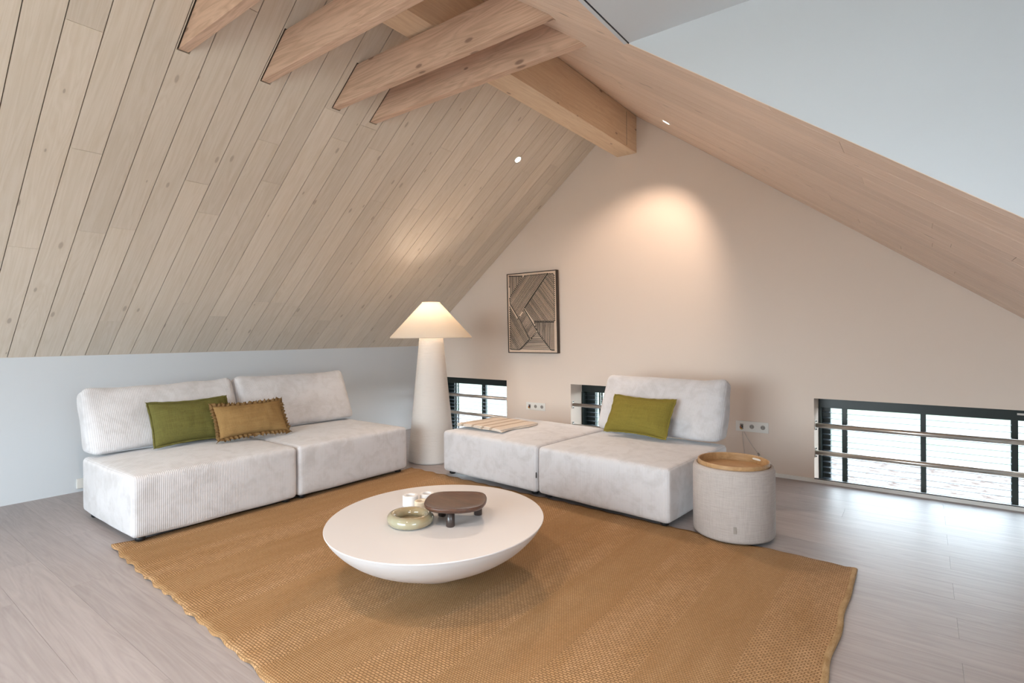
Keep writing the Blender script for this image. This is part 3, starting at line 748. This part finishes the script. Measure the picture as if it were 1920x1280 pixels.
# folded throw on the ottoman
def throw_mat():
    M, nt, b = new_mat('striped_throw', (0.70, 0.60, 0.50), 0.95, spec=0.1)
    t = nt.nodes.new('ShaderNodeTexCoord'); s = nt.nodes.new('ShaderNodeSeparateXYZ'); nt.links.new(t.outputs['Object'], s.inputs[0])
    x = s.outputs['X']; f = None
    for c in (-0.215, -0.075, 0.055, 0.165):
        d = math_n(nt, 'LESS_THAN', math_n(nt, 'ABSOLUTE', math_n(nt, 'SUBTRACT', x, c)), 0.015); f = d if f is None else math_n(nt, 'MAXIMUM', f, d)
    n = noise_n(nt, objcoord(nt, (1, 1, 1)), 160, 2)
    c = mixc(nt, math_n(nt, 'MULTIPLY', f, 0.85), ramp(nt, n, [(0.3, (0.60, 0.52, 0.45)), (0.7, (0.70, 0.62, 0.54))]), (0.36, 0.28, 0.21))
    lk(nt, c, b.inputs['Base Color']); bump(nt, b, n, 0.3, 0.002); return M
tw_c = O2 + eR * 0.335 + nR_ * 0.42
tw = thing('throw_blanket', 'folded cream throw with taupe stripes lying on the ottoman module', 'blanket', (tw_c.x, tw_c.y, 0.460), AR)
mTh = throw_mat()
for k, (dz, w_, d_) in enumerate(((0.0, 0.595, 0.545), (0.0125, 0.575, 0.535))):
    def fn(q, u, k=k):
        ox = 0.022 * noise.noise(Vector((q.y * 5, k * 7.0, 0))) * abs(u[0]); oy = 0.020 * noise.noise(Vector((q.x * 6, k * 5.0 + 2, 0))) * abs(u[1])
        q.z += 0.004 * noise.noise(Vector((q.x * 7, q.y * 6, k * 3.0))) - 0.006 * max(0, abs(u[0]) - 0.8) * 5 * 0.6 - 0.005 * max(0, abs(u[1]) - 0.85) * 6 * 0.5 * k + 0.003 * (1 - u[0] ** 2)
        q.x += ox + 0.006 * math.sin(q.y * 11); q.y += oy; return q
    add('fold', soft_box('fold', w_, d_, 0.0135, 0.0066, (26, 26, 1), (0, 0, 0), 0, 1, 0, fn), mTh, tw, mw=Matrix.Translation((0.004 * k, 0.003 * k, dz + 0.008)))

# ------------------------------------------------------------------ floor lamp
lx, ly = 1.640, -1.394
lamp = thing('floor_lamp', 'large white ceramic floor lamp with a cone shade in the corner between the sofas', 'lamp', (lx, ly, 0))
M, ntl, b = new_mat('textured_white_plaster', (0.68, 0.63, 0.59), 0.75, spec=0.2); mPlast = M
s = ntl.nodes.new('ShaderNodeSeparateXYZ'); v = objcoord(ntl); ntl.links.new(v, s.inputs[0])
nn = noise_n(ntl, objcoord(ntl, (2, 2, 60)), 2.5, 4); nn2 = noise_n(ntl, v, 60, 2)
bump(ntl, b, math_n(ntl, 'ADD', math_n(ntl, 'MULTIPLY', nn, 0.8), math_n(ntl, 'MULTIPLY', nn2, 0.3)), 0.55, 0.012)
prof = [(0.235, 0.0), (0.252, 0.006), (0.254, 0.02)] + [(0.254 - (0.254 - 0.128) * (k / 20) ** 0.98, 0.02 + 1.29 * k / 20) for k in range(1, 21)] + [(0.10, 1.335), (0.0, 1.335)]
add('lamp_body', lathe_mesh('lamp_body', prof, 96), mPlast, lamp, smooth=True)
add('lamp_neck', lathe_mesh('lamp_neck', [(0.02, 1.33), (0.02, 1.44), (0.0, 1.44)], 20), mWhiteP, lamp, smooth=True)
mSh = bpy.data.materials.new('linen_lampshade'); mSh.use_nodes = True; q = mSh.node_tree; q.nodes.clear()
qo = q.nodes.new('ShaderNodeOutputMaterial'); qd = q.nodes.new('ShaderNodeBsdfDiffuse'); qt = q.nodes.new('ShaderNodeBsdfTranslucent'); qm = q.nodes.new('ShaderNodeMixShader'); qm.inputs[0].default_value = 0.45
for n_ in (qd, qt): n_.inputs['Color'].default_value = (0.84, 0.77, 0.68, 1)
q.links.new(qd.outputs[0], qm.inputs[1]); q.links.new(qt.outputs[0], qm.inputs[2]); q.links.new(qm.outputs[0], qo.inputs[0])
add('lamp_shade', lathe_mesh('lamp_shade', [(0.437, 1.315), (0.437, 1.327), (0.100, 1.692), (0.096, 1.702), (0.094, 1.700), (0.098, 1.690), (0.433, 1.327), (0.433, 1.315), (0.437, 1.315)], 96, cap=False), mSh, lamp, smooth=True)
add('bulb', lathe_mesh('bulb', [(0.0, 1.43), (0.022, 1.44), (0.034, 1.47), (0.034, 1.49), (0.02, 1.515), (0.0, 1.52)], 20), mGlow, lamp, smooth=True)
Lp = bpy.data.lights.new('lamp_light', 'POINT'); Lp.energy = 3.0; Lp.color = (1.0, 0.82, 0.66); Lp.shadow_soft_size = 0.035
lo = bpy.data.objects.new('lamp_light', Lp); COL.objects.link(lo); lo.location = (lx, ly, 1.56)

# ------------------------------------------------------------------ coffee table
TC = Vector((3.741, -3.413, 0.0)); TZ = 0.350; ang = math.atan2(-0.917, 0.4)
tb = thing('coffee_table', 'low round white bowl-shaped coffee table in the middle of the rug', 'table', (TC.x, TC.y, 0.017), ang)
M, ntt, b = new_mat('matt_white_lacquer', (0.69, 0.665, 0.66), 0.42, spec=0.35); mLac = M
bump(ntt, b, noise_n(ntt, objcoord(ntt), 300, 2), 0.03, 0.001)
k1, k2 = 0.63, 0.583
top = TZ - 0.017
prof = [(0.0, 0.0), (0.13, 0.0), (0.22, 0.025), (0.40, 0.075), (0.53, 0.118), (0.66, 0.152), (0.79, 0.195), (0.875, 0.235), (0.935, 0.272), (0.972, 0.300), (0.992, top - 0.012), (0.998, top - 0.006)]
# smooth the profile
def smooth_prof(pr, n=3):
    for _ in range(n):
        o = [pr[0]]
        for a, b_ in zip(pr[:-1], pr[1:]):
            o.append((a[0]*.75+b_[0]*.25, a[1]*.75+b_[1]*.25)); o.append((a[0]*.25+b_[0]*.75, a[1]*.25+b_[1]*.75))
        o.append(pr[-1]); pr = o
    return pr
add('bowl_base', lathe_mesh('bowl_base', smooth_prof(prof, 2) + [(0.0, top - 0.006)], 128, k1, k2), mLac, tb, smooth=True)
add('table_top', lathe_mesh('table_top', [(0.0, top - 0.0058), (0.9985, top - 0.0058), (1.0, top - 0.003), (0.997, top), (0.98, top + 0.0), (0.0, top)], 128, k1, k2), mLac, tb, smooth=False, label='flat warm white table top')

# bowl: ring-like glazed bowl
M, ntb, b = new_mat('celadon_glaze', (0.50, 0.44, 0.29), 0.08, spec=0.6); mGl = M
nn = noise_n(ntb, objcoord(ntb), 7, 3); lk(ntb, ramp(ntb, nn, [(0.35, (0.34, 0.25, 0.135)), (0.65, (0.36, 0.34, 0.235))]), b.inputs['Base Color']); b.inputs['Coat Weight'].default_value = 0.6; b.inputs['Coat Roughness'].default_value = 0.04
bc = Vector((3.702, -3.575)); ba = math.radians(-38)
bowl = thing('ceramic_bowl', 'glossy pale olive ceramic bowl with a fat rounded rim on the coffee table', 'bowl', (bc.x, bc.y, TZ + 0.0005), ba)
n = 72; mm = 24; V = []; Fc = []
for i in range(n):
    a = 2 * PI * i / n; tr = 0.030 + 0.003 * math.sin(a * 2 + 1)
    for k in range(mm):
        p = 2 * PI * k / mm; R1 = 0.104; R2 = 0.096
        rr = tr * math.cos(p); zz = 0.028 + 0.028 * math.sin(p)
        V.append(((R1 + rr) * math.cos(a), (R2 + rr) * math.sin(a), zz * (1 + 0.05 * math.cos(a + 1))))
for i in range(n):
    for k in range(mm): i2 = (i + 1) % n; k2_ = (k + 1) % mm; Fc.append((i*mm+k, i2*mm+k, i2*mm+k2_, i*mm+k2_))
me = bpy.data.meshes.new('rim'); me.from_pydata(V, [], Fc); add('rim', me, mGl, bowl, smooth=True)
add('bowl_floor', lathe_mesh('bowl_floor', [(0.0, 0.003), (0.9, 0.003), (1.0, 0.012), (0.95, 0.016), (0.6, 0.011), (0.0, 0.009)], 48, 0.092, 0.085), mGl, bowl, smooth=True)

# wooden footed tray
mDark = wood('dark_walnut', (0.115, 0.050, 0.028), (0.055, 0.026, 0.018), None, 0.32, 0.0, grain=(4, 30, 30), ring=0.3, spec=0.5)
op = [(3.762, -3.532), (3.700, -3.450), (3.672, -3.385), (3.682, -3.335), (3.720, -3.300), (3.773, -3.258), (3.854, -3.207), (3.905, -3.210), (3.955, -3.250), (4.004, -3.313), (4.030, -3.370), (4.028, -3.425), (3.995, -3.480), (3.950, -3.522), (3.887, -3.558), (3.820, -3.566)]
cx_, cy_ = sum(p[0] for p in op) / len(op), sum(p[1] for p in op) / len(op)
tray = thing('footed_tray', 'dark walnut oval tray on three round pegs overlapping the bowl', 'tray', (cx_, cy_, TZ + 0.0005))
def loop_round(pts, it=3):
    for _ in range(it):
        o = []
        for a, b_ in zip(pts, pts[1:] + pts[:1]): o.append((a[0]*.75+b_[0]*.25, a[1]*.75+b_[1]*.25)); o.append((a[0]*.25+b_[0]*.75, a[1]*.25+b_[1]*.75))
        pts = o
    return pts
lp_ = loop_round([((p[0] - cx_) * 1.03, (p[1] - cy_) * 1.03) for p in op], 2); n = len(lp_)
rings_ = [(0.80, 0.074), (0.93, 0.080), (0.99, 0.092), (1.0, 0.101), (0.985, 0.106), (0.95, 0.104), (0.8, 0.099), (0.5, 0.095), (0.2, 0.094)]
V = []; Fc = []
for s_, z_ in rings_:
    for p in lp_: V.append((p[0] * s_, p[1] * s_, z_))
for r_ in range(len(rings_) - 1):
    for i in range(n): j = (i + 1) % n; Fc.append((r_*n+i, r_*n+j, (r_+1)*n+j, (r_+1)*n+i))
Fc.append(tuple(reversed(range(n)))); Fc.append(tuple((len(rings_)-1)*n+i for i in range(n)))
me = bpy.data.meshes.new('board'); me.from_pydata(V, [], Fc); add('tray_board', me, mDark, tray, smooth=True)
M, _, _ = new_mat('dark_stained_peg', (0.045, 0.030, 0.026), 0.28, spec=0.6)
for x, y in ((3.909, -3.487), (3.905, -3.262), (3.757, -3.392)):
    add('leg', lathe_mesh('leg', [(0.0, 0.0), (0.020, 0.0), (0.023, 0.004), (0.023, 0.080), (0.0, 0.080)], 28), M, tray, mw=Matrix.Translation((x - cx_, y - cy_, 0)), smooth=True)
# small white cups behind
mCup, _, _ = new_mat('white_ceramic', (0.80, 0.78, 0.77), 0.3); mCup2, _, _ = new_mat('cream_ceramic', (0.72, 0.60, 0.45), 0.4)
for (x, y, r_, h_, mt, lab) in ((3.478, -3.372, 0.045, 0.062, mCup, 'small white candle cup, leftmost behind the bowl'), (3.512, -3.272, 0.043, 0.055, mCup, 'small white candle cup, rearmost beside the wooden tray'), (3.582, -3.382, 0.040, 0.050, mCup2, 'small cream candle cup tucked under the tray edge')):
    c = thing('candle_cup', lab, 'candle holder', (x, y, TZ + 0.0005), 0, 'candle cups on the coffee table')
    cp_ = add('cup', lathe_mesh('cup', [(0.0, 0.0), (r_ - 0.003, 0.0), (r_, 0.003), (r_, h_ - 0.003), (r_ - 0.003, h_), (r_ * 0.62, h_), (r_ * 0.55, h_ - 0.004), (r_ * 0.52, h_ - 0.020), (0.0, h_ - 0.020)], 40), mt, c, smooth=False, bevel=0)
    add('candle_wax', lathe_mesh('candle_wax', [(0.0, h_ - 0.0198), (r_ * 0.50, h_ - 0.0198), (r_ * 0.50, h_ - 0.012), (0.0, h_ - 0.013)], 24), mWhiteP, cp_)

# ------------------------------------------------------------------ side table
st = thing('side_table', 'round cream upholstered side table with an oak tray top beside the single backrest module', 'side table', (4.860, -1.752, 0.0172))
R_ = 0.256; H_ = 0.462
add('upholstered_drum', lathe_mesh('drum', [(0.0, 0.004), (R_ - 0.02, 0.004), (R_ - 0.006, 0.010), (R_, 0.028), (R_ + 0.001, 0.2), (R_, H_ - 0.030), (R_ - 0.008, H_ - 0.008), (R_ - 0.022, H_), (R_ - 0.030, H_ - 0.006), (R_ - 0.031, H_ - 0.050)], 96), mLinen, st, smooth=True)
add('foot_ring', lathe_mesh('foot_ring', [(0.0, 0.0), (R_ - 0.03, 0.0), (R_ - 0.03, 0.006), (0.0, 0.006)], 48), mBlack, st)
mOak = wood('light_oak', (0.50, 0.31, 0.155), (0.36, 0.20, 0.085), None, 0.42, 0.0, grain=(3, 26, 26), ring=0.4, spec=0.4)
Rt = 0.2245
# rim ring with a handle slot at the back right
n = 120; V = []; Fc = []; zb0, zt0 = H_ - 0.034, H_ + 0.024
pr = [(Rt - 0.010, zb0), (Rt, zb0), (Rt, zt0 - 0.002), (Rt - 0.002, zt0), (Rt - 0.008, zt0), (Rt - 0.010, zt0 - 0.002)]
trm = add('tray_rim', lathe_mesh('tray_rim', pr + [pr[0]], 120, cap=False), mOak, st, smooth=False, bevel=0)
add('tray_base', lathe_mesh('tray_base', [(0.0, zb0), (Rt - 0.0101, zb0), (Rt - 0.0101, zb0 + 0.008), (0.0, zb0 + 0.008)], 96), mOak, st)
# pale strip painted on the rim as light through a grip slot
sl = []; a0 = math.radians(60)
V = []; Fc = []; nn_ = 14
for i in range(nn_ + 1):
    a = a0 - 0.17 + 0.34 * i / nn_; hz = 0.006 * math.sqrt(max(0.0, 1 - (abs(2 * i / nn_ - 1)) ** 4)) + 0.0006
    for zz in (-hz, hz): V.append(((Rt - 0.0105) * math.cos(a), (Rt - 0.0105) * math.sin(a), zb0 + 0.036 + zz))
for i in range(nn_): k = i * 2; Fc.append((k, k + 1, k + 3, k + 2))
me = bpy.data.meshes.new('grip'); me.from_pydata(V, [], Fc)
g_ = add('slot_light', me, mWhiteP, trm, label='pale strip painted as light through a grip slot in the tray rim')
so = g_.modifiers.new('s', 'SOLIDIFY'); so.thickness = 0.0015; so.offset = 0
# small fabric label on the drum
a = math.atan2(-5.546 + 1.752, 5.8775 - 4.86) + math.radians(2)
tgm = Matrix.Rotation(a, 4, 'Z') @ Matrix.Translation((R_ + 0.003, 0.0, 0.095))
add('fabric_tag', boxes_mesh('fabric_tag', [(-0.001, 0.001, -0.009, 0.009, -0.022, 0.022)]), mGreyP, st, mw=tgm, label='small grey fabric tag')

# ------------------------------------------------------------------ artwork
aw, ah, ad = 0.745, 1.000, 0.050
at = bpy.data.objects.new('wall_artwork', None); COL.objects.link(at); at['label'] = 'framed abstract picture of dark hatched lines on beige, hung on the gable wall'; at['category'] = 'picture'
lean = 0.022
at.matrix_world = Matrix.Translation((2.035, -0.004, 1.117)) @ Matrix.Rotation(lean, 4, 'X') @ Matrix.Rotation(-0.004, 4, 'Y')
mArtF, _, _ = new_mat('dark_brown_frame', (0.035, 0.022, 0.016), 0.5); mArtB = linen('beige_canvas', (0.78, 0.60, 0.47), (0.70, 0.53, 0.41), 1.0); mInk, _, _ = new_mat('black_ink', (0.022, 0.016, 0.013), 0.7)
t_ = 0.010
add('frame', boxes_mesh('frame', [(-aw/2, aw/2, -ad, 0, 0, t_), (-aw/2, aw/2, -ad, 0, ah - t_, ah), (-aw/2, -aw/2 + t_, -ad, 0, t_, ah - t_), (aw/2 - t_, aw/2, -ad, 0, t_, ah - t_)]), mArtF, at)
add('canvas', boxes_mesh('canvas', [(-aw/2 + t_, aw/2 - t_, -ad + 0.006, -0.004, t_, ah - t_)]), mArtB, at)
# read in a zoomed crop: map crop pixels to the picture plane
def art_uv(px, py):
    # bilinear inverse of corners TL(160,165) TR(785,100) BL(175,1155) BR(805,1150)
    s, t = 0.5, 0.5
    for _ in range(12):
        X = (160*(1-s)+785*s)*(1-t) + (175*(1-s)+805*s)*t; Y = (165*(1-s)+100*s)*(1-t) + (1155*(1-s)+1150*s)*t
        s += (px - X) / 627; t += (py - Y) / 1020
    return Vector(((s - 0.5) * aw, (1 - t) * ah))
def hatch(poly, d, step):
    poly = [art_uv(*p) for p in poly]; a, b_ = art_uv(*d[0]), art_uv(*d[1]); dr = (b_ - a).normalized(); nr = Vector((-dr.y, dr.x))
    vals = [p.dot(nr) for p in poly]; lo_v, hi_v = min(vals), max(vals); c = lo_v + step * 0.5; out = []
    while c < hi_v:
        hits = []
        for p, q_ in zip(poly, poly[1:] + poly[:1]):
            u, w_ = p.dot(nr) - c, q_.dot(nr) - c
            if u * w_ < 0: hits.append((p + (q_ - p) * (u / (u - w_))).dot(dr))
        hits.sort()
        for i in range(0, len(hits) - 1, 2):
            if hits[i+1] - hits[i] > 0.01: out.append((dr * hits[i] + nr * c, dr * hits[i+1] + nr * c))
        c += step
    return out
regs = [([(185,190),(375,185),(200,450)], ((300,200),(302,400))),
        ([(385,183),(675,150),(385,585),(312,715),(205,545),(195,465)], ((680,150),(385,590))),
        ([(680,152),(757,150),(765,745),(505,748),(392,590)], ((390,590),(505,750))),
        ([(385,600),(548,870),(460,980),(318,722)], ((400,760),(470,660))),
        ([(198,560),(455,978),(325,1113),(198,1110)], ((205,545),(455,975))),
        ([(510,760),(765,758),(765,1110),(722,1110),(552,872)], ((700,770),(704,1100))),
        ([(548,885),(718,1110),(335,1110),(462,988)], ((350,1080),(700,1080)))]
for poly, d in regs:
    segs = hatch(poly, d, 0.0155); V = []; Fc = []; rnd = random.Random(len(poly))
    for a, b_ in segs:
        dr = (b_ - a).normalized(); nr = Vector((-dr.y, dr.x))
        w1 = 0.0038 * rnd.uniform(0.8, 1.3)
        k = len(V); q4 = [a - nr * w1, b_ - nr * w1 * 0.8, b_ + nr * w1 * 0.8, a + nr * w1]
        for yy in (-ad + 0.0062, -ad + 0.0035):
            for p in q4: V.append((p.x, yy, p.y))
        Fc += [(k, k+1, k+2, k+3), (k+7, k+6, k+5, k+4)] + [(k+i, k+4+i, k+4+(i+1) % 4, k+(i+1) % 4) for i in range(4)]
        for e in (a, b_):   # bead at each end
            k = len(V); r_ = 0.0078
            for yy in (-ad + 0.0062, -ad + 0.0025):
                for i in range(6): V.append((e.x + r_ * math.cos(i * PI / 3), yy, e.y + r_ * math.sin(i * PI / 3)))
            Fc.append(tuple(k + 6 + i for i in range(6)))
            for i in range(6): Fc.append((k+i, k+(i+1) % 6, k+6+(i+1) % 6, k+6+i))
    me = bpy.data.meshes.new('line_pattern'); me.from_pydata(V, [], Fc)
    bm = bmesh.new(); bm.from_mesh(me); bmesh.ops.recalc_face_normals(bm, faces=bm.faces); bm.to_mesh(me); bm.free()
    add('line_pattern', me, mInk, at, kind='stuff')

# ------------------------------------------------------------------ wall sockets
mRed, _, _ = new_mat('red_wire', (0.45, 0.02, 0.01), 0.4); mYel, _, _ = new_mat('yellow_wire', (0.6, 0.35, 0.03), 0.4)
def sockets(label, x0, z0, w, h, loc_lab):
    t = thing('wall_socket', label, 'socket', (x0, 0.0, z0), 0, 'triple wall sockets on the gable wall')
    cv_ = add('cover_plate', boxes_mesh('cover_plate', [(0, w, -0.010, -0.0005, 0, h)]), mWhiteP, t, bevel=0.002)
    c = w / 3
    for k in (1, 2):
        add('socket_insert', lathe_mesh('socket_insert', [(0.0, -0.0060), (0.030, -0.0060), (0.032, 0.0012), (0.036, 0.0016), (0.036, -0.001), (0.0, -0.001)], 28), mWhiteP, cv_, mw=Matrix.Translation((c * (k + 0.5), -0.010, h / 2)) @ Matrix.Rotation(PI / 2, 4, 'X'), smooth=False)
        add('socket_recess', lathe_mesh('socket_recess', [(0.0, 0.0), (0.021, 0.0), (0.021, 0.0022), (0.0, 0.0022)], 24), mGreyP, cv_, mw=Matrix.Translation((c * (k + 0.5), -0.0095, h / 2)) @ Matrix.Rotation(PI / 2, 4, 'X'))
        for s in (-1, 1):
            add('pin_hole', boxes_mesh('pin_hole', [(s * 0.009 - 0.003, s * 0.009 + 0.003, -0.0125, -0.0118, -0.003, 0.003)]), mBlack, cv_, mw=Matrix.Translation((c * (k + 0.5), 0, h / 2)))
    add('wire_opening', boxes_mesh('wire_opening', [(c * 0.40, c * 0.72, -0.0112, -0.0100, h * 0.22, h * 0.72)]), mGreyP, t)
    for i, (mt, pts) in enumerate(((mRed, [(0.50, 0.55), (0.42, 0.42), (0.55, 0.30)]), (mBlack, [(0.58, 0.62), (0.66, 0.48), (0.60, 0.35)]), (mYel, [(0.45, 0.35), (0.55, 0.25), (0.66, 0.22)]))):
        add('wire', tube_mesh('wire', [(c * p[0], -0.018 - 0.004 * i, h * p[1]) for p in pts], 0.0048, 8), mt, t, smooth=True)
    return t
sockets('triple white wall socket with loose coloured wires above the ottoman module', 1.905, 0.408, 0.285, 0.092, '')
sockets('triple white wall socket with loose coloured wires above the round side table', 4.420, 0.398, 0.295, 0.100, '')
mCab, _, _ = new_mat('clear_cable', (0.55, 0.50, 0.45), 0.3)
c1 = add('thin_cable', tube_mesh('thin_cable', [(4.485, -0.018, 0.395), (4.49, -0.022, 0.30), (4.505, -0.03, 0.20), (4.50, -0.03, 0.06), (4.50, -0.03, 0.006)], 0.0022, 6), mCab, smooth=True, label='thin pale cable hanging straight down from the right wall socket', cat='cable')
c2 = thing('sensor_cable', 'thin pale cable slanting from the right wall socket with a grey plug', 'cable', (0, 0, 0))
add('cord', tube_mesh('cord', [(4.50, -0.018, 0.395), (4.53, -0.028, 0.34), (4.585, -0.04, 0.26), (4.63, -0.05, 0.21)], 0.0022, 6), mCab, c2, smooth=True)
add('plug', tube_mesh('plug', [(4.63, -0.05, 0.212), (4.645, -0.055, 0.190)], 0.009, 10), mGreyP, c2, smooth=True, label='small grey plug')
ls_ = thing('wall_outlet', 'tiny white outlet low on the knee wall at the left end of the long sofa', 'socket', (0.0, -4.03, 0.03))
add('outlet_box', boxes_mesh('outlet_box', [(0.0005, 0.022, -0.045, 0.045, 0.0, 0.085)]), mWhiteP, ls_, bevel=0.003)
#add('outlet_recess', lathe_mesh('outlet_recess', [(0.0, 0.0), (0.026, 0.0), (0.026, 0.0015), (0.0, 0.0015)], 20), mGreyP, ls_, mw=Matrix.Translation((0.0218, 0, 0.042)) @ Matrix.Rotation(PI / 2, 4, 'Y'))
